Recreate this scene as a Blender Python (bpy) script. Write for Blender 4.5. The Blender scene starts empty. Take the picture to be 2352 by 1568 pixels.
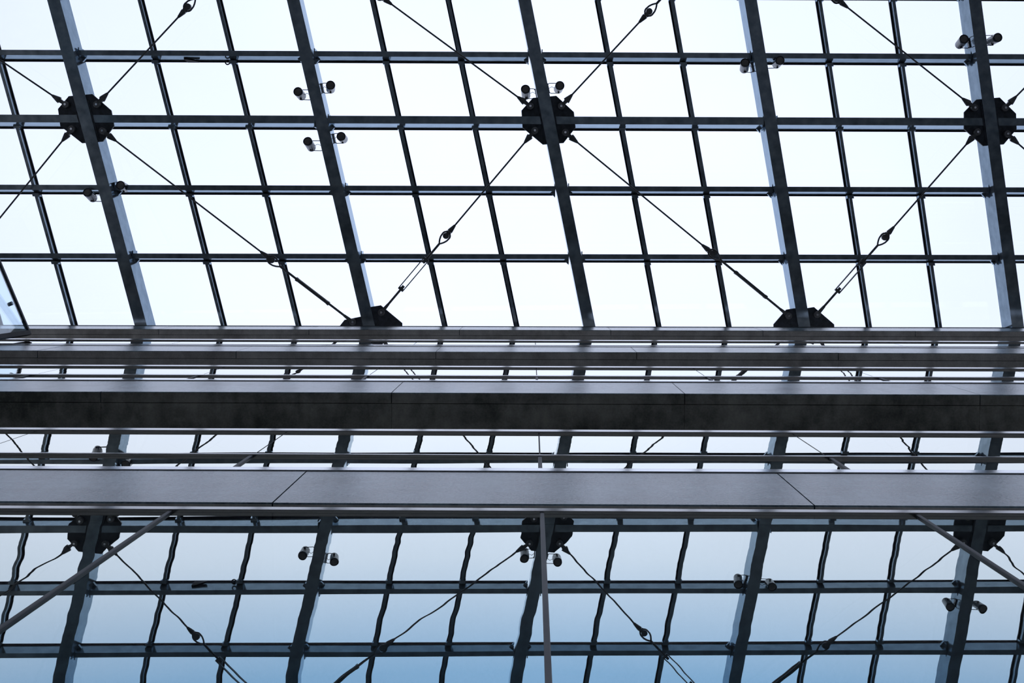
import bpy, math, random
from mathutils import Vector, Matrix
random.seed(4)
SC = bpy.context.scene
COL = SC.collection

# ------------------------------------------------------------------ camera
# Working frame: camera eye at the origin, X along the facade, Y towards the facade, Z up (metres).
# At the very end every top-level object is lifted by EYE so that the hall floor lies at z = 0.
EYE = 1.6
cam_d = bpy.data.cameras.new('camera')
cam_d.sensor_width = 36.0
cam_d.lens = 36.0 * 2832.63 / 2352.0
cam_d.clip_start = 0.02
cam = bpy.data.objects.new('camera', cam_d)
COL.objects.link(cam)
right = Vector((0.999864, -0.001643, 0.016437))
down = Vector((0.00269, 0.997957, -0.063835))
fwd = Vector((-0.016298, 0.063871, 0.997825))
rot = Matrix((right, -down, -fwd)).transposed()
cam.matrix_world = rot.to_4x4()
SC.camera = cam

# ------------------------------------------------------------------ sky and exposure
SC.view_settings.view_transform = 'Standard'
SC.view_settings.look = 'None'
SC.view_settings.gamma = 1.0
SC.view_settings.exposure = 0.0
SC.view_settings.use_curve_mapping = False
w = bpy.data.worlds.new('overcast_sky')
SC.world = w
w.use_nodes = True
wn, wl = w.node_tree.nodes, w.node_tree.links
wn.clear()
w_out = wn.new('ShaderNodeOutputWorld')
w_bg = wn.new('ShaderNodeBackground')
w_tc = wn.new('ShaderNodeTexCoord')
w_sep = wn.new('ShaderNodeSeparateXYZ')
w_ramp = wn.new('ShaderNodeMapRange')           # overcast sky: brightest overhead, a third of that at the horizon
w_ramp.inputs['From Min'].default_value = 0.0
w_ramp.inputs['From Max'].default_value = 1.0
w_ramp.inputs['To Min'].default_value = 0.25
w_ramp.inputs['To Max'].default_value = 1.0
w_noise = wn.new('ShaderNodeTexNoise')
w_noise.inputs['Scale'].default_value = 5.0
w_noise.inputs['Detail'].default_value = 3.0
w_nr = wn.new('ShaderNodeMapRange')
w_nr.inputs['From Min'].default_value = 0.3
w_nr.inputs['From Max'].default_value = 0.7
w_nr.inputs['To Min'].default_value = 0.97
w_nr.inputs['To Max'].default_value = 1.03
w_mul = wn.new('ShaderNodeMath'); w_mul.operation = 'MULTIPLY'
w_col = wn.new('ShaderNodeVectorMath'); w_col.operation = 'SCALE'
w_col.inputs[0].default_value = (1.055, 1.16, 1.45)
wl.new(w_tc.outputs['Generated'], w_sep.inputs[0])
wl.new(w_tc.outputs['Generated'], w_noise.inputs['Vector'])
w_pow = wn.new('ShaderNodeMath'); w_pow.operation = 'POWER'; w_pow.inputs[1].default_value = 2.0
wl.new(w_sep.outputs['Z'], w_pow.inputs[0]); wl.new(w_pow.outputs[0], w_ramp.inputs['Value'])
wl.new(w_noise.outputs['Fac'], w_nr.inputs['Value'])
wl.new(w_ramp.outputs[0], w_mul.inputs[0])
wl.new(w_nr.outputs[0], w_mul.inputs[1])
wl.new(w_mul.outputs[0], w_col.inputs['Scale'])
wl.new(w_col.outputs[0], w_bg.inputs['Color'])
wl.new(w_bg.outputs[0], w_out.inputs['Surface'])

# ------------------------------------------------------------------ materials
def new_mat(name):
    m = bpy.data.materials.new(name)
    m.use_nodes = True
    m.node_tree.nodes.clear()
    out = m.node_tree.nodes.new('ShaderNodeOutputMaterial')
    return m, m.node_tree.nodes, m.node_tree.links, out

def painted(name, col, rough, metallic=0.0, spec=0.5, var=0.25, nscale=9.0, stretch=(1, 1, 1), edge=(1, 1, 1)):
    m, n, l, out = new_mat(name)
    p = n.new('ShaderNodeBsdfPrincipled')
    p.inputs['Metallic'].default_value = metallic
    p.inputs['Specular IOR Level'].default_value = spec
    p.inputs['Specular Tint'].default_value = (*edge, 1)
    tc = n.new('ShaderNodeTexCoord')
    mp = n.new('ShaderNodeMapping')
    mp.inputs['Scale'].default_value = stretch
    nz = n.new('ShaderNodeTexNoise')
    nz.inputs['Scale'].default_value = nscale
    nz.inputs['Detail'].default_value = 5.0
    rp = n.new('ShaderNodeValToRGB')
    rp.color_ramp.elements[0].position = 0.3
    rp.color_ramp.elements[1].position = 0.7
    rp.color_ramp.elements[0].color = [c * (1 - var) for c in col] + [1]
    rp.color_ramp.elements[1].color = [c * (1 + var) for c in col] + [1]
    rr = n.new('ShaderNodeMapRange')
    rr.inputs['To Min'].default_value = rough * 0.85
    rr.inputs['To Max'].default_value = min(1.0, rough * 1.15)
    l.new(tc.outputs['Object'], mp.inputs['Vector'])
    l.new(mp.outputs[0], nz.inputs['Vector'])
    l.new(nz.outputs['Fac'], rp.inputs['Fac'])
    l.new(rp.outputs['Color'], p.inputs['Base Color'])
    l.new(nz.outputs['Fac'], rr.inputs['Value'])
    l.new(rr.outputs[0], p.inputs['Roughness'])
    l.new(p.outputs[0], out.inputs['Surface'])
    return m

def concrete(name, lo, hi, rough=0.5, streak=0.5):
    m, n, l, out = new_mat(name)
    p = n.new('ShaderNodeBsdfPrincipled')
    p.inputs['Roughness'].default_value = rough
    g = n.new('ShaderNodeNewGeometry')
    big = n.new('ShaderNodeTexNoise'); big.inputs['Scale'].default_value = 2.2; big.inputs['Detail'].default_value = 9.0
    big.inputs['Roughness'].default_value = 0.62
    mp = n.new('ShaderNodeMapping'); mp.inputs['Scale'].default_value = (11, 6, 1.3)     # marks running down the face
    st = n.new('ShaderNodeTexNoise'); st.inputs['Scale'].default_value = 1.0; st.inputs['Detail'].default_value = 4.0
    mp2 = n.new('ShaderNodeMapping'); mp2.inputs['Scale'].default_value = (1.6, 5, 10)   # formwork smears along the face
    st2 = n.new('ShaderNodeTexNoise'); st2.inputs['Scale'].default_value = 1.0; st2.inputs['Detail'].default_value = 5.0
    fine = n.new('ShaderNodeTexNoise'); fine.inputs['Scale'].default_value = 70; fine.inputs['Detail'].default_value = 3.0
    add = n.new('ShaderNodeMath'); add.operation = 'MULTIPLY_ADD'; add.inputs[1].default_value = streak
    add2 = n.new('ShaderNodeMath'); add2.operation = 'MULTIPLY_ADD'; add2.inputs[1].default_value = streak * 0.9
    add3 = n.new('ShaderNodeMath'); add3.operation = 'MULTIPLY_ADD'; add3.inputs[1].default_value = 0.25
    rp = n.new('ShaderNodeValToRGB')
    c0 = 0.5 * (1 + streak + streak * 0.9 + 0.25) 
    rp.color_ramp.elements[0].position = 0.40
    rp.color_ramp.elements[1].position = 0.60
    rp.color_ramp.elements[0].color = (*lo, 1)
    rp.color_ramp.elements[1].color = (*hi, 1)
    sc = n.new('ShaderNodeMath'); sc.operation = 'DIVIDE'; sc.inputs[1].default_value = 2 * c0
    for a in (big, fine): l.new(g.outputs['Position'], a.inputs['Vector'])
    l.new(g.outputs['Position'], mp.inputs['Vector']); l.new(mp.outputs[0], st.inputs['Vector'])
    l.new(g.outputs['Position'], mp2.inputs['Vector']); l.new(mp2.outputs[0], st2.inputs['Vector'])
    l.new(st.outputs['Fac'], add.inputs[0]); l.new(big.outputs['Fac'], add.inputs[2])
    l.new(st2.outputs['Fac'], add2.inputs[0]); l.new(add.outputs[0], add2.inputs[2])
    l.new(fine.outputs['Fac'], add3.inputs[0]); l.new(add2.outputs[0], add3.inputs[2])
    l.new(add3.outputs[0], sc.inputs[0])
    l.new(sc.outputs[0], rp.inputs['Fac'])
    bp = n.new('ShaderNodeBump'); bp.inputs['Strength'].default_value = 0.25; bp.inputs['Distance'].default_value = 0.004
    l.new(fine.outputs['Fac'], bp.inputs['Height'])
    l.new(bp.outputs[0], p.inputs['Normal'])
    l.new(rp.outputs['Color'], p.inputs['Base Color'])
    l.new(p.outputs[0], out.inputs['Surface'])
    return m

def coated_glass(name, refl, through, wave):
    """Coated glazing. refl: reflected colour for stops of 1-cos(angle) - blue when met steeply, a plain mirror at a glancing angle;
    what is not reflected passes through. wave: waviness of the rolled glass."""
    m, n, l, out = new_mat(name)
    g = n.new('ShaderNodeNewGeometry')
    nrm = g.outputs['Normal']
    if wave > 0:
        mp = n.new('ShaderNodeMapping'); mp.inputs['Scale'].default_value = (0.5, 1.0, 5.0)
        nz = n.new('ShaderNodeTexNoise'); nz.inputs['Scale'].default_value = 1.35; nz.inputs['Detail'].default_value = 1.2
        sub = n.new('ShaderNodeVectorMath'); sub.operation = 'SUBTRACT'; sub.inputs[1].default_value = (0.5, 0.5, 0.5)
        mul = n.new('ShaderNodeVectorMath'); mul.operation = 'MULTIPLY'; mul.inputs[1].default_value = (wave, 0.0, wave * 0.28)
        ad = n.new('ShaderNodeVectorMath'); ad.operation = 'ADD'
        no = n.new('ShaderNodeVectorMath'); no.operation = 'NORMALIZE'
        l.new(g.outputs['Position'], mp.inputs['Vector']); l.new(mp.outputs[0], nz.inputs['Vector'])
        l.new(nz.outputs['Color'], sub.inputs[0]); l.new(sub.outputs[0], mul.inputs[0])
        l.new(mul.outputs[0], ad.inputs[0]); l.new(nrm, ad.inputs[1]); l.new(ad.outputs[0], no.inputs[0])
        nrm = no.outputs[0]
    lw = n.new('ShaderNodeLayerWeight'); lw.inputs['Blend'].default_value = 0.5
    cr = n.new('ShaderNodeValToRGB')
    el = cr.color_ramp.elements
    while len(el) < len(refl): el.new(0.5)
    for e, (p, c) in zip(el, refl): e.position = p; e.color = (*c, 1)
    gl = n.new('ShaderNodeBsdfGlossy'); gl.inputs['Roughness'].default_value = 0.0
    inv = n.new('ShaderNodeVectorMath'); inv.operation = 'SUBTRACT'; inv.inputs[0].default_value = (1, 1, 1)
    tm = n.new('ShaderNodeVectorMath'); tm.operation = 'MULTIPLY'; tm.inputs[1].default_value = through
    tr = n.new('ShaderNodeBsdfTransparent')
    ax = n.new('ShaderNodeAddShader')
    l.new(lw.outputs['Facing'], cr.inputs['Fac'])
    l.new(cr.outputs['Color'], gl.inputs['Color'])
    l.new(cr.outputs['Color'], inv.inputs[1]); l.new(inv.outputs[0], tm.inputs[0]); l.new(tm.outputs[0], tr.inputs['Color'])
    l.new(nrm, gl.inputs['Normal'])
    l.new(tr.outputs[0], ax.inputs[0]); l.new(gl.outputs[0], ax.inputs[1])
    l.new(ax.outputs[0], out.inputs['Surface'])
    return m

M = {}
M['steel'] = painted('blue_black_steel_paint', (0.205, 0.235, 0.255), 0.13, metallic=0.48, spec=0.7, var=0.3, nscale=6, edge=(0.55, 0.78, 1.0))
M['plate'] = painted('dull_black_plate_paint', (0.04, 0.047, 0.058), 0.5, spec=0.4, var=0.4, nscale=14)
M['gasket'] = painted('black_rubber', (0.012, 0.013, 0.015), 0.6, spec=0.3)
M['rod'] = painted('weathered_dark_steel', (0.11, 0.112, 0.11), 0.45, metallic=0.2, var=0.3, nscale=20)
M['pin'] = painted('grey_galvanised_pin', (0.16, 0.16, 0.16), 0.45, metallic=0.5, var=0.3, nscale=30)
M['spot'] = painted('dark_grey_spotlight_shell', (0.055, 0.06, 0.07), 0.22, metallic=0.4, var=0.2)
M['lens'] = painted('dark_spotlight_lens', (0.17, 0.155, 0.14), 0.4, spec=0.4)
M['wire'] = painted('thin_bracket_steel', (0.03, 0.032, 0.036), 0.4, metallic=0.4)
M['rail'] = painted('brushed_stainless_rail', (0.30, 0.285, 0.27), 0.12, metallic=0.9, var=0.08, nscale=3, stretch=(1, 20, 20))
M['shoe'] = painted('bright_stainless_shoe', (0.72, 0.73, 0.75), 0.10, metallic=1.0, var=0.04, nscale=2, stretch=(1, 10, 10))
M['post'] = painted('satin_grey_post', (0.05, 0.057, 0.066), 0.5, metallic=0.3, var=0.25, nscale=25, stretch=(1, 1, 0.3))
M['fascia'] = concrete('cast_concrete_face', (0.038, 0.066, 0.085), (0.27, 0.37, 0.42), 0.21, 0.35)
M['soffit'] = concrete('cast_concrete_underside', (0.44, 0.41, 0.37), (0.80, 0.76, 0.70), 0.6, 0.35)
M['soffit_dark'] = concrete('darker_concrete_underside', (0.085, 0.09, 0.075), (0.36, 0.35, 0.30), 0.65, 0.45)  # mottled concrete, darker and greener than the other undersides
M['wall'] = painted('grey_plaster', (0.74, 0.74, 0.74), 0.8, var=0.1, nscale=2)
M['ground'] = painted('grey_stone_floor', (0.78, 0.77, 0.75), 0.5, var=0.12, nscale=1.5)
CLEAR = [(0.0, (0.04, 0.04, 0.04)), (0.5, (0.06, 0.06, 0.06)), (0.75, (0.22, 0.22, 0.22)), (0.9, (0.55, 0.55, 0.55)), (1.0, (1, 1, 1))]
COATED = [(0.0, (0.10, 0.18, 0.26)), (0.58, (0.13, 0.28, 0.40)), (0.68, (0.23, 0.39, 0.48)), (0.765, (0.61, 0.66, 0.62)), (0.855, (0.83, 0.83, 0.75)), (1.0, (1, 1, 1))]
M['glass'] = coated_glass('blue_coated_facade_glass', COATED, (0.45, 0.5, 0.55), 0.0068)
M['glass_edge'] = coated_glass('clear_glass_edge', [(0.0, (0.03, 0.03, 0.03)), (1.0, (0.1, 0.1, 0.1))], (0.8, 0.88, 0.9), 0.0)
M['roof_glass'] = coated_glass('clear_roof_glass', [(0.0, (0.03, 0.03, 0.03)), (0.5, (0.05, 0.05, 0.05)), (1.0, (1, 1, 1))], (0.985, 0.992, 1.0), 0.0)
M['blue_glass'] = coated_glass('pale_blue_balustrade_glass', CLEAR, (0.86, 0.94, 0.99), 0.0)

# ------------------------------------------------------------------ helpers
class MB:
    """Collects polygons in working-frame coordinates; build() links them as one mesh object."""
    def __init__(s): s.v = []; s.f = []; s.mi = []
    def poly(s, pts, mi=0):
        b = len(s.v); s.v += [Vector(p) for p in pts]; s.f.append(list(range(b, b + len(pts)))); s.mi.append(mi)
    def hexa(s, p, mi=0, top_mi=None):
        """p: 4 lower corners then the 4 corners above them."""
        b = len(s.v); s.v += [Vector(q) for q in p]
        for q in ((3, 2, 1, 0), (4, 5, 6, 7), (0, 1, 5, 4), (1, 2, 6, 5), (2, 3, 7, 6), (3, 0, 4, 7)):
            s.f.append([b + i for i in q]); s.mi.append(mi)
    def box(s, x0, x1, y0, y1, z0, z1, mi=0):
        s.hexa([(x0, y0, z0), (x1, y0, z0), (x1, y1, z0), (x0, y1, z0), (x0, y0, z1), (x1, y0, z1), (x1, y1, z1), (x0, y1, z1)], mi)
    def prism(s, outline, vec, mi=0):
        """outline: closed polygon of 3D points, extruded by vec."""
        b = len(s.v); k = len(outline); vec = Vector(vec)
        s.v += [Vector(p) for p in outline] + [Vector(p) + vec for p in outline]
        s.f.append([b + i for i in range(k)]); s.mi.append(mi)
        s.f.append([b + k + i for i in reversed(range(k))]); s.mi.append(mi)
        for i in range(k):
            j = (i + 1) % k
            s.f.append([b + j, b + i, b + k + i, b + k + j]); s.mi.append(mi)
    def lathe(s, base, axis, prof, seg=20, mi=0, cap=True):
        """prof: list of (distance along axis, radius)."""
        base = Vector(base); a = Vector(axis).normalized()
        u = a.orthogonal().normalized(); t = a.cross(u)
        b = len(s.v)
        for d, r in prof:
            for i in range(seg):
                an = 2 * math.pi * i / seg
                s.v.append(base + a * d + (u * math.cos(an) + t * math.sin(an)) * r)
        for k in range(len(prof) - 1):
            for i in range(seg):
                j = (i + 1) % seg
                s.f.append([b + k * seg + i, b + k * seg + j, b + (k + 1) * seg + j, b + (k + 1) * seg + i]); s.mi.append(mi)
        if cap:
            s.f.append([b + i for i in reversed(range(seg))]); s.mi.append(mi)
            e = b + (len(prof) - 1) * seg
            s.f.append([e + i for i in range(seg)]); s.mi.append(mi)
    def rod(s, p, q, r, seg=10):
        p, q = Vector(p), Vector(q)
        s.lathe(p, q - p, [(0, r), ((q - p).length, r)], seg)
    def tube(s, pts, r, seg=6):
        for p, q in zip(pts, pts[1:]): s.rod(p, q, r, seg)
    def build(s, name, mat, parent=None, at=None, smooth=False):
        if parent is not None: off = Vector(parent['_at'])
        else:
            off = Vector(at) if at is not None else sum(s.v, Vector()) / len(s.v)
        me = bpy.data.meshes.new(name)
        me.from_pydata([p - off for p in s.v], [], s.f)
        mats = mat if isinstance(mat, (list, tuple)) else [mat]
        for k in mats: me.materials.append(M[k])
        for p, i in zip(me.polygons, s.mi): p.material_index = i
        if smooth:
            for p in me.polygons: p.use_smooth = len(p.vertices) == 4
        me.update()
        import bmesh
        bm = bmesh.new(); bm.from_mesh(me); bmesh.ops.recalc_face_normals(bm, faces=bm.faces); bm.to_mesh(me); bm.free()
        o = bpy.data.objects.new(name, me); COL.objects.link(o)
        if parent is not None: o.parent = parent; o['_at'] = list(off)
        else: o.location = off; o['_at'] = list(off)
        return o

def empty(name, at):
    o = bpy.data.objects.new(name, None); COL.objects.link(o)
    o.empty_display_size = 0.1
    o.location = Vector(at); o['_at'] = list(at)
    return o

def tag(o, label, cat=None, group=None, kind=None):
    o['label'] = label
    if cat: o['category'] = cat
    if group: o['group'] = group
    if kind: o['kind'] = kind
    return o

# ------------------------------------------------------------------ the setting: hall shell
XL, XR, YF, YB = -14.2, 15.2, -10.8, 4.6
GROUND = -EYE
mb = MB(); mb.box(XL - 0.3, XR + 0.3, YF - 0.3, YB + 0.3, GROUND - 0.3, GROUND)
tag(mb.build('floor', 'ground'), 'grey stone floor of the atrium hall', 'floor', kind='structure')
mb = MB(); mb.box(XL - 0.3, XL, YF - 0.3, YB + 0.3, GROUND, 18.0)
tag(mb.build('wall_left', 'wall'), 'plain grey end wall left of the galleries', 'wall', kind='structure')
mb = MB(); mb.box(XR, XR + 0.3, YF - 0.3, YB + 0.3, GROUND, 18.9)
tag(mb.build('wall_right', 'wall'), 'plain grey end wall right of the galleries', 'wall', kind='structure')
mb = MB(); mb.box(XL, XR, YF - 0.3, YF, GROUND, 17.9)
tag(mb.build('wall_opposite', 'wall'), 'plain grey wall facing the galleries', 'wall', kind='structure')
mb = MB(); mb.box(XL, XR, YB, YB + 0.3, GROUND, 19.2)
tag(mb.build('wall_back', 'wall'), 'plain grey wall at the back of the galleries', 'wall', kind='structure')

# ------------------------------------------------------------------ roof geometry
RA, RB, RC, RM = 19.7728, 0.0321, 0.1239, 0.20845      # underside of the rafters: z = RA + RB*x + RC*y; rafters lean RM in plan
def roofz(x, y): return RA + RB * x + RC * y
RX = [-13.82, -10.16, -6.502, -2.843, 0.711, 4.199, 7.683, 11.165, 14.65]
RN = ['far left', 'next left', 'A', 'B', 'C', 'D', 'E', 'next right', 'far right']
PY = [-10.3, -9.28, -8.26, -7.24, -6.22, -5.20, -4.198, -3.216, -2.223, -1.167, -0.095, 1.12]
PMAIN = {2, 5, 8, 11}
Y0, Y1 = -10.6, 1.62
RW, RH = 0.195, 0.45
def rp(x0, y, dx=0.0, dz=0.0):
    x = x0 + RM * y + dx
    return Vector((x, y, roofz(x, y) + dz))

# ceiling: the glazing panes
ceil = empty('ceiling', (0.5, -4.5, roofz(0.5, -4.5) + 0.46))
tag(ceil, 'clear glass roof of skewed panes between dark steel bars under a white sky', 'ceiling', kind='structure')
rows = list(zip(PY, PY[1:])) + [(PY[-1], Y1)]
for j in range(len(RX) - 1):
    for k in range(3):
        xa = RX[j] + (RX[j + 1] - RX[j]) * k / 3
        xb = RX[j] + (RX[j + 1] - RX[j]) * (k + 1) / 3
        for ya, yb in rows:
            mb = MB(); g = 0.012
            c = [rp(xa, ya + g, g, 0.462), rp(xb, ya + g, -g, 0.462), rp(xb, yb - g, -g, 0.462), rp(xa, yb - g, g, 0.462)]
            mb.hexa(c + [p + Vector((0, 0, 0.014)) for p in c])
            mb.build('glass_pane', 'roof_glass', ceil)

# rafters
RLAB = ['dark steel box rafter two bays left of the leftmost octagonal plate',
        'dark steel box rafter one bay left of the leftmost octagonal plate',
        'dark steel box rafter crossing the leftmost octagonal plate, blue-lit on its right side',
        'dark steel box rafter carrying four spotlights, meeting the concrete beam at a split plate',
        'dark steel box rafter crossing the central octagonal plate',
        'dark steel box rafter right of the central plate, ending at a whole half-octagon plate',
        'dark steel box rafter crossing the rightmost octagonal plate, blue-lit on its left side',
        'dark steel box rafter one bay right of the rightmost octagonal plate',
        'dark steel box rafter two bays right of the rightmost octagonal plate']
for x0, lab in zip(RX, RLAB):
    mb = MB(); h = RW / 2
    lo = [rp(x0, Y0, -h), rp(x0, Y0, h), rp(x0, Y1, h), rp(x0, Y1, -h)]
    mb.hexa(lo + [p + Vector((0, 0, RH)) for p in lo])
    for p in (): pass
    tag(mb.build('steel_rafter', 'steel'), lab, 'rafter', 'steel rafters of the glass roof')

# purlins: one thing per row, a span and its end cleats between each pair of rafters
PLAB = {0: 'farthest steel purlin row beside the opposite wall', 1: 'second steel purlin row from the opposite wall',
        2: 'thick steel purlin row third from the opposite wall', 3: 'thin steel purlin row fourth from the opposite wall',
        4: 'thin steel purlin row fifth from the opposite wall', 5: 'thick steel purlin row just beyond the top of the photo with the upper plates',
        6: 'thin steel purlin row along the top edge of the photo', 7: 'thin steel purlin row just above the three octagonal plates',
        8: 'thick steel purlin row running through the three octagonal plates', 9: 'thin steel purlin row just below the three octagonal plates',
        10: 'thin steel purlin row crossing the turnbuckles above the concrete beam', 11: 'thick steel purlin row over the top concrete beam'}
for i, y in enumerate(PY):
    main = i in PMAIN
    dz = 0.02 if main else 0.17
    wp = 0.117 if main else 0.080
    y = y * (1 + dz / 19.6)
    t = empty('steel_purlin', (0.5, y, roofz(0.5, y) + dz))
    tag(t, PLAB[i], 'purlin', 'steel purlins of the glass roof')
    for j in range(len(RX) - 1):
        xa, xb = RX[j] + RM * y + RW / 2 + 0.004, RX[j + 1] + RM * y - RW / 2 - 0.004
        def q(x, dy, z): return (x, y + dy, roofz(x, y + dy) + z)
        mb = MB()
        lean = 0.034
        b = [(-wp / 2, dz), (wp / 2, dz)]; tp = [(-wp / 2 + lean, 0.43), (wp / 2 + lean, 0.43)]
        mb.hexa([q(xa, *b[0]), q(xb, *b[0]), q(xb, *b[1]), q(xa, *b[1]), q(xa, *tp[0]), q(xb, *tp[0]), q(xb, *tp[1]), q(xa, *tp[1])])
        s = mb.build('span', 'steel', t)
        mb = MB()
        mb.hexa([q(xa, -wp / 2 + lean - 0.012, 0.43), q(xb, -wp / 2 + lean - 0.012, 0.43), q(xb, wp / 2 + lean + 0.022, 0.43), q(xa, wp / 2 + lean + 0.022, 0.43),
                 q(xa, -wp / 2 + lean - 0.012, 0.458), q(xb, -wp / 2 + lean - 0.012, 0.458), q(xb, wp / 2 + lean + 0.022, 0.458), q(xa, wp / 2 + lean + 0.022, 0.458)])
        mb.build('glazing_strip', 'gasket', s)
        if 6 <= i <= 10:
            for x, sx in ((xa, 1), (xb, -1)):
                mb = MB()
                x2 = x + sx * 0.016; x3 = x + sx * 0.075
                mb.hexa([q(min(x, x2), -0.085, dz + 0.02), q(max(x, x2), -0.085, dz + 0.02), q(max(x, x2), 0.115, dz + 0.02), q(min(x, x2), 0.115, dz + 0.02),
                         q(min(x, x2), -0.085, 0.40), q(max(x, x2), -0.085, 0.40), q(max(x, x2), 0.115, 0.40), q(min(x, x2), 0.115, 0.40)])
                tri = [q(x, wp / 2 + 0.02, 0.30), q(x3, wp / 2 + 0.02, 0.30), q(x, wp / 2 + 0.095, 0.30)]
                mb.prism(tri, (0, 0, 0.05))
                mb.build('cleat', 'steel', s)
        if i == 7 and j == 2:
            # small bits of old hardware left on the light side of this span
            mb = MB()
            mb.prism([q(-5.47, 0.055, 0.28), q(-5.42, 0.055, 0.28), q(-5.24, 0.085, 0.36), q(-5.26, 0.085, 0.40), q(-5.44, 0.085, 0.40)], (0, 0.022, 0))
            tag(mb.build('clamp', 'gasket', s), 'small black wedge-shaped clamp')
            mb = MB(); pts = []
            for a in range(13):
                an = a / 12 * 2 * math.pi
                pts.append(Vector((-4.80 + 0.035 * math.cos(an), y + 0.11 + 0.035 * math.sin(an), roofz(-4.8, y) + 0.34)))
            mb.tube(pts, 0.011)
            mb.box(-4.77, -4.66, y + 0.085, y + 0.11, roofz(-4.7, y) + 0.33, roofz(-4.7, y) + 0.36)
            tag(mb.build('eye_hook', 'gasket', s), 'small black eye hook')

# glazing bars, two in each bay, with a clip at every purlin
BAYS = ['two bays left of the leftmost plate', 'in the bay left of the leftmost plate', 'in the bay right of the leftmost plate', 'in the bay left of the central plate',
        'in the bay right of the central plate', 'in the bay left of the rightmost plate', 'in the bay right of the rightmost plate', 'two bays right of the rightmost plate']
for j in range(len(RX) - 1):
    for k in (1, 2):
        x0 = RX[j] + (RX[j + 1] - RX[j]) * k / 3
        mid = rp(x0, -4.5, 0, 0.36)
        t = empty('glazing_bar', mid)
        tag(t, 'slim dark glazing bar, %s of the two %s' % ('left' if k == 1 else 'right', BAYS[j]), 'glazing bar', 'glazing bars of the glass roof')
        h = 0.024
        for ya, yb in rows:
            ya, yb = ya * 1.005 + 0.096, min(yb * 1.005 - 0.036, Y1)     # each stem stops at the purlins
            mb = MB()
            lo = [rp(x0, ya, -h, 0.32), rp(x0, ya, h, 0.32), rp(x0, yb, h, 0.32), rp(x0, yb, -h, 0.32)]
            mb.hexa(lo + [p + Vector((0, 0, 0.11)) for p in lo])
            mb.build('stem', 'steel', t)
        mb = MB(); h = 0.046
        lo = [rp(x0, Y0, -h, 0.43), rp(x0, Y0, h, 0.43), rp(x0, Y1, h, 0.43), rp(x0, Y1, -h, 0.43)]
        mb.hexa(lo + [p + Vector((0, 0, 0.029)) for p in lo])
        mb.build('glazing_strip', 'gasket', t)
        if 1 <= j <= 6:
            for i in range(6, 11):
                y = PY[i] * 1.009 + 0.085
                mb = MB(); h = 0.052
                lo = [rp(x0, y, -h, 0.31), rp(x0, y, h, 0.31), rp(x0, y + 0.05, h, 0.31), rp(x0, y + 0.05, -h, 0.31)]
                mb.hexa(lo + [p + Vector((0, 0, 0.10)) for p in lo])
                mb.build('clip', 'steel', t)

# ------------------------------------------------------------------ octagonal gusset plates and pins
OCT = [(-0.245, -0.345), (0.12, -0.378), (0.398, -0.131), (0.426, 0.107), (0.239, 0.344), (-0.087, 0.37), (-0.407, 0.11), (-0.425, -0.15)]
PIN = {'ul': (-0.284, -0.212), 'ur': (0.198, -0.213), 'll': (-0.214, 0.16), 'lr': (0.264, 0.187)}
PLATES = {}
def plate_pt(c, dx, dy, dz): 
    x, y = c[0] + dx, c[1] + dy
    return Vector((x, y, roofz(x, y) + dz))
def add_pin(t, p):
    mb = MB(); mb.lathe(p + Vector((0, 0, -0.075)), (0, 0, 1), [(0, 0.050), (0.012, 0.056), (0.075, 0.056)], 18)
    o = mb.build('pin', 'pin', t, smooth=True)
    mb = MB(); mb.lathe(p + Vector((0, 0, -0.088)), (0, 0, 1), [(0, 0.018), (0.014, 0.022)], 10)
    mb.build('pin_head', 'shoe', o)
def octagon(key, x0, y, label):
    c = rp(x0, y)
    t = empty('gusset_plate', c + Vector((0, 0, 0.03)))
    tag(t, label, 'gusset plate', 'steel plates where the bracing cables meet')
    mb = MB()
    mb.prism([plate_pt(c, dx, dy, 0.03) for dx, dy in OCT], (0, 0, 0.03))
    mb.build('plate', 'plate', t)
    for s in (-1, 1):                                    # stiffener fins beside the rafter
        mb = MB()
        a = rp(x0, y - 0.30, s * 0.112, 0.012); b = rp(x0, y + 0.30, s * 0.112, 0.012)
        d = Vector((0.012, 0, 0))
        mb.hexa([a - d, a + d, b + d, b - d] + [p + Vector((0, 0, 0.02)) for p in (a - d, a + d, b + d, b - d)])
        mb.build('stiffener', 'plate', t)
    pins = {}
    for k, (dx, dy) in PIN.items():
        p = plate_pt(c, dx, dy, 0.03)
        add_pin(t, p); pins[k] = p + Vector((0, 0, -0.04))
    PLATES[key] = pins
octagon('A2', RX[2], PY[8], 'black octagonal gusset plate on the rafter at the left of the photo')
octagon('C2', RX[4], PY[8], 'black octagonal gusset plate at the centre of the photo, below a pair of spotlights')
octagon('E2', RX[6], PY[8], 'black octagonal gusset plate at the right edge of the photo')
UP = PY[5]
octagon('Z-', RX[1], UP, 'black octagonal gusset plate above the photo, one bay left of the leftmost plate')
octagon('B-', RX[3], UP, 'black octagonal gusset plate above the photo, between the leftmost and central plates')
octagon('D-', RX[5], UP, 'black octagonal gusset plate above the photo, between the central and rightmost plates')
octagon('F-', RX[7], UP, 'black octagonal gusset plate above the photo, one bay right of the rightmost plate')

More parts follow.
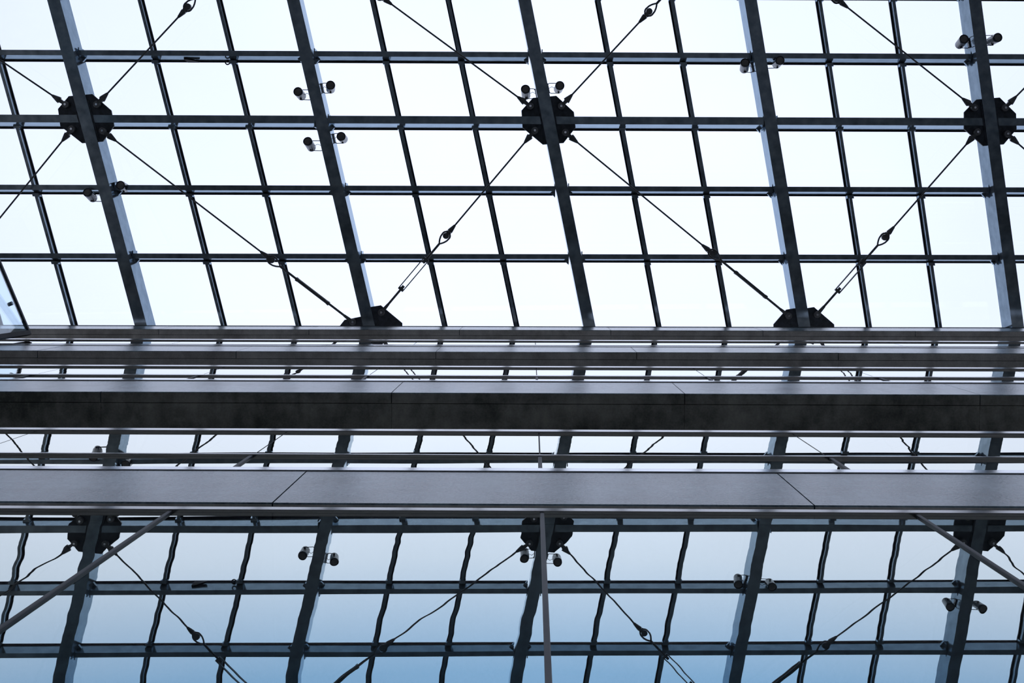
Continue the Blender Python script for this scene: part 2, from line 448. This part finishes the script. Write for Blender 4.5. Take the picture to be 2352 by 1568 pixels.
def half_plate(key, left, rightp, pins, label):
    pts = left + rightp
    cx = sum(p[0] for p in pts) / len(pts); cy = 0.95
    t = empty('gusset_plate', (cx, cy, roofz(cx, cy) + 0.03))
    tag(t, label, 'gusset plate', 'steel plates where the bracing cables meet')
    for outline in (left, rightp):
        mb = MB(); mb.prism([Vector((x, y, roofz(x, y) + 0.03)) for x, y in outline], (0, 0, 0.03))
        mb.build('plate', 'plate', t)
    d = {}
    for k, (x, y) in pins.items():
        p = Vector((x, y, roofz(x, y) + 0.03)); add_pin(t, p); d[k] = p + Vector((0, 0, -0.04))
    PLATES[key] = d
def shifted(pts, dx, dy=0): return [(x + dx, y + dy) for x, y in pts]
D_L = [(3.917, 0.994), (4.115, 0.754), (4.238, 0.733), (4.33, 0.73), (4.40, 1.35), (4.05, 1.35), (3.93, 1.15)]
D_R = [(4.43, 0.733), (4.563, 0.712), (4.903, 0.993), (4.92, 1.15), (4.75, 1.35), (4.52, 1.35)]
B_L = [(-3.106, 1.027), (-3.026, 0.927), (-2.918, 0.906), (-2.72, 0.865), (-2.66, 1.35), (-3.0, 1.35), (-3.10, 1.2)]
B_R = [(-2.60, 0.717), (-2.438, 0.69), (-2.098, 0.978), (-2.096, 1.10), (-2.25, 1.35), (-2.48, 1.35)]
half_plate('B5', B_L, B_R, {'ul': (-2.884, 0.963), 'ur': (-2.425, 0.804)}, 'black split gusset plate over the concrete beam, its left half set lower')
half_plate('D5', D_L, D_R, {'ul': (4.145, 0.853), 'ur': (4.605, 0.832)}, 'black half-octagon gusset plate over the concrete beam, right of centre')
half_plate('F5', shifted(D_L, 6.966), shifted(D_R, 6.966), {'ul': (11.111, 0.853), 'ur': (11.571, 0.832)}, 'black half-octagon gusset plate over the beam right of the photo')
half_plate('Z5', shifted(D_L, -14.359), shifted(D_R, -14.359), {'ul': (-10.214, 0.853), 'ur': (-9.754, 0.832)}, 'black half-octagon gusset plate over the beam left of the photo')

# ------------------------------------------------------------------ bracing cables
def slab_along(mb, p, d, s, n, t0, w0, t1, w1, th):
    a, b = p + d * t0, p + d * t1
    lo = [a - s * w0 / 2 - n * th / 2, a + s * w0 / 2 - n * th / 2, b + s * w1 / 2 - n * th / 2, b - s * w1 / 2 - n * th / 2]
    mb.hexa(lo + [q + n * th for q in lo])
def socket(mb, p, d, s, n, t, sign):
    """spelter socket: wide shoulder at t, narrow neck 0.13 further along sign*d."""
    mb.lathe(p + d * t, d * sign, [(0, 0.030), (0.004, 0.043), (0.03, 0.041), (0.125, 0.021), (0.135, 0.019)], 12)
def cable(p1, p2, label, flat):
    d = (p2 - p1); L = d.length; d.normalize()
    s = d.cross(Vector((0, 0, 1))).normalized(); n = s.cross(d).normalized()
    t = empty('bracing_cable', p1)
    tag(t, label, 'bracing cable', 'bracing cables under the glass roof')
    mb = MB()                                            # fork at the octagon
    for q in (-1, 1):
        off = n * q * 0.026
        slab_along(mb, p1 + off, d, s, n, -0.035, 0.045, 0.115, 0.052, 0.014)
    slab_along(mb, p1, d, s, n, 0.075, 0.055, 0.115, 0.06, 0.06)
    mb.lathe(p1 + d * 0.108, d, [(0, 0.040), (0.004, 0.052), (0.03, 0.049), (0.125, 0.022), (0.14, 0.017)], 12)
    mb.build('fork_end', 'rod', t)
    e = L - 1.62                                         # centre of the eye
    mb = MB(); mb.rod(p1 + d * 0.23, p1 + d * (e - 0.20), 0.0135, 8)
    mb.build('wire_rope', 'rod', t, smooth=True)
    mb = MB()                                            # end socket with its clevis
    socket(mb, p1, d, s, n, e - 0.085, -1)
    slab_along(mb, p1, d, s, n, e - 0.095, 0.05, e - 0.02, 0.055, 0.05)
    mb.lathe(p1 + d * e - n * 0.028, n, [(0, 0.050), (0.056, 0.050)], 18)
    mb.rod(p1 + d * (e - 0.07) - s * 0.045, p1 + d * (e - 0.07) + s * 0.04, 0.011, 8)
    mb.build('clevis', 'rod', t)
    mb = MB()                                            # teardrop eye link
    pts = []
    for i in range(17):
        an = math.radians(90 + 180 * i / 16)
        pts.append((e + 0.066 * math.cos(an), 0.066 * math.sin(an)))
    loop = [(e + 0.155, 0.012), (e + 0.11, 0.04), (e + 0.06, 0.06)] + pts + [(e + 0.06, -0.06), (e + 0.11, -0.04), (e + 0.155, -0.012)]
    mb.tube([p1 + d * a + s * b for a, b in loop], 0.0135, 8)
    eye = mb.build('eye_link', 'rod', t)
    mb = MB(); mb.rod(p1 + d * (e + 0.145), p1 + d * (L - 1.05), 0.0185, 10)
    mb.build('shank', 'rod', eye, smooth=True)
    tb = MB()                                            # turnbuckle
    a, b = L - 1.13, L - 0.49
    u, v = (s, n) if flat else (n, s)
    for q in (-1, 1):
        slab_along(tb, p1 + u * q * 0.042, d, v, u, a, 0.046, b, 0.046, 0.014)
    slab_along(tb, p1, d, u, v, a - 0.012, 0.095, a + 0.03, 0.095, 0.056)
    slab_along(tb, p1, d, u, v, b - 0.03, 0.095, b + 0.012, 0.095, 0.056)
    body = tb.build('turnbuckle', 'rod', t)
    for c0, c1 in ((a + 0.02, a + 0.075), (b - 0.075, b - 0.02)):
        mb = MB(); mb.rod(p1 + d * c0, p1 + d * c1, 0.024, 8)
        mb.build('nut', 'rod', body)
    mb = MB(); mb.rod(p1 + d * (b - 0.05), p1 + d * (L - 0.10), 0.0185, 10)
    slab_along(mb, p1, d, s, n, L - 0.18, 0.04, L - 0.02, 0.062, 0.026)
    mb.build('rod_end', 'rod', t)
C_ = PLATES
cable(C_['A2']['ll'], C_['Z5']['ur'], 'bracing cable running down-left from the leftmost octagonal plate', True)
cable(C_['A2']['lr'], C_['B5']['ul'], 'bracing cable running down-right from the leftmost octagonal plate to the split plate', False)
cable(C_['A2']['ul'], C_['Z-']['lr'], 'bracing cable running up-left from the leftmost octagonal plate', False)
cable(C_['A2']['ur'], C_['B-']['ll'], 'bracing cable running up-right from the leftmost octagonal plate', True)
cable(C_['C2']['ll'], C_['B5']['ur'], 'bracing cable running down-left from the central octagonal plate to the split plate', True)
cable(C_['C2']['lr'], C_['D5']['ul'], 'bracing cable running down-right from the central octagonal plate', False)
cable(C_['C2']['ul'], C_['B-']['lr'], 'bracing cable running up-left from the central octagonal plate', False)
cable(C_['C2']['ur'], C_['D-']['ll'], 'bracing cable running up-right from the central octagonal plate', True)
cable(C_['E2']['ll'], C_['D5']['ur'], 'bracing cable running down-left from the rightmost octagonal plate', True)
cable(C_['E2']['lr'], C_['F5']['ul'], 'bracing cable running down-right from the rightmost octagonal plate', False)
cable(C_['E2']['ul'], C_['D-']['lr'], 'bracing cable running up-left from the rightmost octagonal plate', False)
cable(C_['E2']['ur'], C_['F-']['ll'], 'bracing cable running up-right from the rightmost octagonal plate', True)

# ------------------------------------------------------------------ spotlights on the rafters
SPOTS = [
    (2, -1, (-7.033, -1.1, 19.471), (0.098, 0.399, 0.912), 'spotlight left of the rafter below the leftmost octagonal plate'),
    (2, 1, (-6.505, -1.207, 19.474), (0.042, 0.134, 0.990), 'spotlight right of the rafter below the leftmost octagonal plate'),
    (3, -1, (-3.666, -2.657, 19.386), (0.107, 0.205, 0.973), 'upper left one of the four spotlights on one rafter'),
    (3, 1, (-3.152, -2.756, 19.390), (-0.15, 0.162, 0.958), 'upper right one of the four spotlights on one rafter'),
    (3, -1, (-3.539, -1.901, 19.483), (0.135, 0.393, 0.910), 'lower left one of the four spotlights on one rafter'),
    (3, 1, (-3.011, -1.973, 19.492), (0.028, 0.100, 0.995), 'lower right one of the four spotlights on one rafter'),
    (4, -1, (-0.115, -2.711, 19.493), (0.042, 0.363, 0.931), 'spotlight left of the rafter above the central octagonal plate'),
    (4, 1, (0.425, -2.763, 19.504), (-0.108, 0.138, 0.985), 'spotlight right of the rafter above the central octagonal plate'),
    (5, -1, (3.313, -3.125, 19.552), (0.099, 0.349, 0.932), 'spotlight left of the rafter between the central and rightmost plates'),
    (5, 1, (3.862, -3.158, 19.566), (-0.074, 0.122, 0.990), 'spotlight right of the rafter between the central and rightmost plates'),
    (6, -1, (6.729, -3.496, 19.616), (0.0, 0.265, 0.964), 'spotlight left of the rafter above the rightmost octagonal plate'),
    (6, 1, (7.262, -3.519, 19.630), (-0.20, 0.129, 0.975), 'spotlight right of the rafter above the rightmost octagonal plate')]
for j, side, f, a, lab in SPOTS:
    f = Vector(f); a = Vector(a).normalized()
    t = empty('spotlight', f)
    tag(t, 'small dark cylindrical ' + lab, 'spotlight', 'spotlights on the rafters')
    R, L = 0.070, 0.25
    mb = MB()
    mb.lathe(f, a, [(0.02, 0.060), (0.0, 0.064), (0.0, R), (0.01, R + 0.002), (0.05, R + 0.002), (0.055, R), (L - 0.03, R), (L - 0.012, R * 0.92), (L, R * 0.72)], 24, cap=False)
    b = f + a * L
    mb.lathe(b - a * 0.001, a, [(0, R * 0.72), (0.012, R * 0.3)], 24)
    body = mb.build('body', 'spot', t, smooth=True)
    mb = MB(); mb.lathe(f + a * 0.008, a, [(0, 0.03), (0.002, 0.055), (0.010, 0.0595)], 20)
    mb.build('lens', 'lens', t)
    mb = MB(); mb.lathe(f + a * (L * 0.62) - Vector((0, R + 0.012, 0)), (0, 1, 0), [(0, 0.012), (0.016, 0.014)], 10)
    mb.lathe(f + a * (L * 0.62) + Vector((0, R - 0.004, 0)), (0, 1, 0), [(0, 0.014), (0.016, 0.012)], 10)
    mb.build('knob', 'gasket', body)
    c = f + a * (L * 0.62)
    zc = c.z + 0.02
    def sidept(y, dx=0.0): return Vector((RX[j] + RM * y + side * (RW / 2 + 0.004) + side * dx, y, zc))
    mb = MB()
    y = c.y
    p = [sidept(y - 0.075), sidept(y - 0.075, 0.014), sidept(y + 0.075, 0.014), sidept(y + 0.075)]
    mb.hexa([q - Vector((0, 0, 0.03)) for q in p] + [q + Vector((0, 0, 0.03)) for q in p])
    mb.build('mounting_plate', 'wire', t)
    for q in (-1, 1):
        mb = MB()
        e0 = c + Vector((0, q * (R + 0.006), 0)); e1 = Vector((sidept(y + q * 0.07, 0.03).x, y + q * 0.078, zc)); e2 = sidept(y + q * 0.06, 0.010)
        mb.tube([e0, e1, e2], 0.006, 6)
        mb.build('bracket', 'wire', t)
    mb = MB()
    c1 = c + Vector((-side * R * 0.9, 0, 0)); c2 = sidept(y, 0.012)
    mid = (c1 + c2) / 2 + Vector((0, -0.02, -0.03))
    mb.tube([c1, mid, c2], 0.0035, 5)
    mb.build('power_cord', 'gasket', t)

# ------------------------------------------------------------------ concrete gallery slabs
PW, PJ = 2.250, -1.080
def slab(z0, z1, sof, label):
    t = empty('concrete_slab', (0.5, 1.0, z0))
    tag(t, label, 'concrete slab', 'concrete gallery slabs', kind='structure')
    k0 = math.floor((XL - PJ) / PW)
    x = PJ + k0 * PW
    while x < XR:
        a, b = max(x + 0.003, XL + 0.01), min(x + PW - 0.003, XR - 0.01)
        jt = random.uniform(-0.0008, 0.0008)
        if b - a > 0.1:
            mb = MB(); c = 0.006                          # face panel with small chamfers on the exposed edges
            prof = [(1.0 + jt, z0 + c), (1.0 + c + jt, z0), (1.081, z0), (1.081, z1), (1.0 + c + jt, z1), (1.0 + jt, z1 - c)]
            mb.prism([(a, y, z) for y, z in prof], (b - a, 0, 0))
            for p in range(len(mb.f)):
                zz = [mb.v[i].z for i in mb.f[p]]
                if max(zz) <= z0 + 0.001: mb.mi[p] = 1
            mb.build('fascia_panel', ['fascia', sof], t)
            mb = MB(); mb.box(a - 0.002, b + 0.002, 1.086, YB - 0.01, z0 + 0.003, z1 - 0.01)
            mb.build('soffit_panel', sof, t)
        x += PW
    return t
slab(5.067, 5.845, 'soffit', 'lowest broad concrete band of the galleries, directly above the tall blue glass')
slab(9.422, 10.266, 'soffit_dark', 'second concrete band from below with the widest, darkest underside')
slab(13.789, 14.611, 'soffit', 'third concrete band from below, narrow with a grey underside')
t4 = slab(18.308, 19.20, 'soffit', 'topmost concrete beam carrying the glass roof')
mb = MB(); mb.box(XL, XR, 0.992, 1.10, 19.20, 19.235)
tag(mb.build('flashing', 'gasket', t4), 'dark flashing along the top edge')
mb = MB(); mb.box(XL, XR, 0.998, 1.09, 19.235, 19.30)
mb.build('gutter_edge', 'shoe', t4)
mb = MB()
mb.hexa([(XL, 1.64, 19.20), (XR, 1.64, 19.20), (XR, 1.80, 19.20), (XL, 1.80, 19.20),
         (XL, 1.64, roofz(XL, 1.64) + 0.5), (XR, 1.64, roofz(XR, 1.64) + 0.5), (XR, 1.80, roofz(XR, 1.8) + 0.5), (XL, 1.80, roofz(XL, 1.8) + 0.5)])
tag(mb.build('wall_upstand', 'wall'), 'grey upstand wall closing the roof above the topmost beam', 'wall', kind='structure')

# ------------------------------------------------------------------ glass balustrades and the lower glass wall
GY, GT = 1.014, 0.016
MX = [0.042 + 1.508 * k for k in range(-9, 11)]
MX = [x for x in MX if XL + 0.05 < x < XR - 0.05]
def panes(t, z0, z1, gap=0.004):
    for a, b in zip(MX, MX[1:]):
        mb = MB()
        y0, y1 = GY, GY + GT
        a2, b2 = a + gap, b - gap
        mb.hexa([(a2, y0, z0), (b2, y0, z0), (b2, y1, z0), (a2, y1, z0), (a2, y0, z1), (b2, y0, z1), (b2, y1, z1), (a2, y1, z1)])
        mb.mi = [1, 1, 0, 1, 1, 1]
        mb.build('glass_pane', ['glass', 'glass_edge'], t)
def bar(t, name, y0, y1, z0, z1, mat, ch=0.003):
    mb = MB()
    prof = [(y0, z0 + ch), (y0 + ch, z0), (y1, z0), (y1, z1), (y0 + ch, z1), (y0, z1 - ch)]
    mb.prism([(MX[0] - 0.05, y, z) for y, z in prof], (MX[-1] - MX[0] + 0.1, 0, 0))
    return mb.build(name, mat, t)
def joints(t, z0, z1):
    for x in MX[1:-1]:
        mb = MB(); mb.box(x - 0.004, x + 0.004, GY + 0.001, GY + GT - 0.001, z0, z1)
        mb.build('joint_seal', 'gasket', t)
def posts(t, name, z0, z1, wd):
    for x in MX:
        mb = MB()
        prof = [(x - wd / 2, GY), (x - wd / 2, 1.007), (x - wd / 2 + 0.003, 1.005), (x + wd / 2 - 0.003, 1.005), (x + wd / 2, 1.007), (x + wd / 2, GY)]
        mb.prism([(px, py, z0) for px, py in prof], (0, 0, z1 - z0))
        mb.build(name, 'post', t)
def balustrade(floor_z, seal, shoe, tr, hand, label):
    t = empty('glass_balustrade', (0.5, GY, floor_z))
    tag(t, label, 'balustrade', 'glass balustrades of the galleries')
    panes(t, shoe[0] + 0.01, hand[0] + 0.012)
    joints(t, tr[1], hand[0])
    bar(t, 'base_seal', 1.002, 1.05, floor_z + 0.001, seal, 'gasket', 0.001)
    bar(t, 'base_rail', 0.996, GY - 0.001, seal, shoe[1], 'shoe')
    bar(t, 'middle_rail', 1.0, GY - 0.0005, tr[0], tr[1], 'rail')
    h = bar(t, 'handrail', 1.0, 1.05, hand[0], hand[1], 'rail', 0.006)
    posts(t, 'post', shoe[1], tr[0], 0.020)
balustrade(5.845, 5.860, (5.86, 5.945), (6.366, 6.397), (7.268, 7.365), 'mirror-like glass balustrade on the lowest concrete band')
balustrade(10.266, 10.345, (10.345, 10.45), (10.855, 10.94), (11.771, 11.915), 'mirror-like glass balustrade on the second concrete band from below')
balustrade(14.611, 14.70, (14.70, 14.78), (14.95, 15.03), (15.80, 15.97), 'thin strip of glass balustrade just below the topmost beam')

wd = empty('window_1', (0.5, GY, GROUND))
tag(wd, 'tall blue reflecting glass wall with slim posts below the lowest concrete band', 'window', kind='structure')
panes(wd, GROUND + 0.02, 5.06)
joints(wd, GROUND + 0.02, 5.06)
posts(wd, 'mullion', GROUND, 4.93, 0.0175)
bar(wd, 'head_rail', 1.0, GY - 0.0005, 4.925, 4.985, 'rail')

# ------------------------------------------------------------------ bridge with glass balustrade at the left edge
BX0, BY0 = -6.66, 0.94
bd = Vector((-0.40, -1.0, 0)).normalized()
bs = Vector((bd.y, -bd.x, 0)) * -1.0
P0 = Vector((BX0, BY0, 0))
def bpt(s, off, z): 
    p = P0 + bd * s + bs * off
    return Vector((p.x, p.y, z))
deck = MB()
sgn = -1 if bs.x > 0 else 1
L_ = 11.0
lo = [bpt(0.02, 0, 14.30), bpt(L_, 0, 14.30), bpt(L_, sgn * 3.0, 14.30), bpt(0.9, sgn * 3.0, 14.30)]
deck.hexa(lo + [p + Vector((0, 0, 0.28)) for p in lo])
tag(deck.build('bridge_deck', 'soffit'), 'concrete bridge deck crossing the hall left of the photo', 'bridge', kind='structure')
bt = empty('glass_balustrade', bpt(0, 0, 14.58))
tag(bt, 'pale blue glass balustrade of a bridge at the left edge, cutting across the topmost beam', 'balustrade')
def bslab(name, s0, s1, o0, o1, z0, z1, mat):
    mb = MB()
    lo = [bpt(s0, o0, z0), bpt(s1, o0, z0), bpt(s1, o1, z0), bpt(s0, o1, z0)]
    mb.hexa(lo + [p + Vector((0, 0, z1 - z0)) for p in lo])
    return mb.build(name, mat, bt)
for k in range(6):
    bslab('glass_pane', k * 1.8 + 0.03, k * 1.8 + 1.77, -0.006, 0.006, 14.62, 16.17, 'blue_glass')
    bslab('end_post', k * 1.8 - 0.03, k * 1.8 + 0.03, -0.035, 0.035, 14.58, 16.17, 'gasket')
bslab('handrail', -0.03, 10.8, -0.022, 0.022, 16.17, 16.21, 'plate')
for k in range(6):
    mb = MB(); p = bpt(k * 1.8 + 0.42, -0.03, 16.0)
    mb.lathe(p, bs, [(0, 0.026), (0.06, 0.026)], 12)
    mb.build('glass_clamp', 'steel', bt)

# ------------------------------------------------------------------ lift everything so that the hall floor is z = 0
for o in list(SC.objects):
    if '_at' in o: del o['_at']
    if o.parent is None:
        if o is cam: o.matrix_world = Matrix.Translation((0, 0, EYE)) @ rot.to_4x4()
        else: o.location.z += EYE
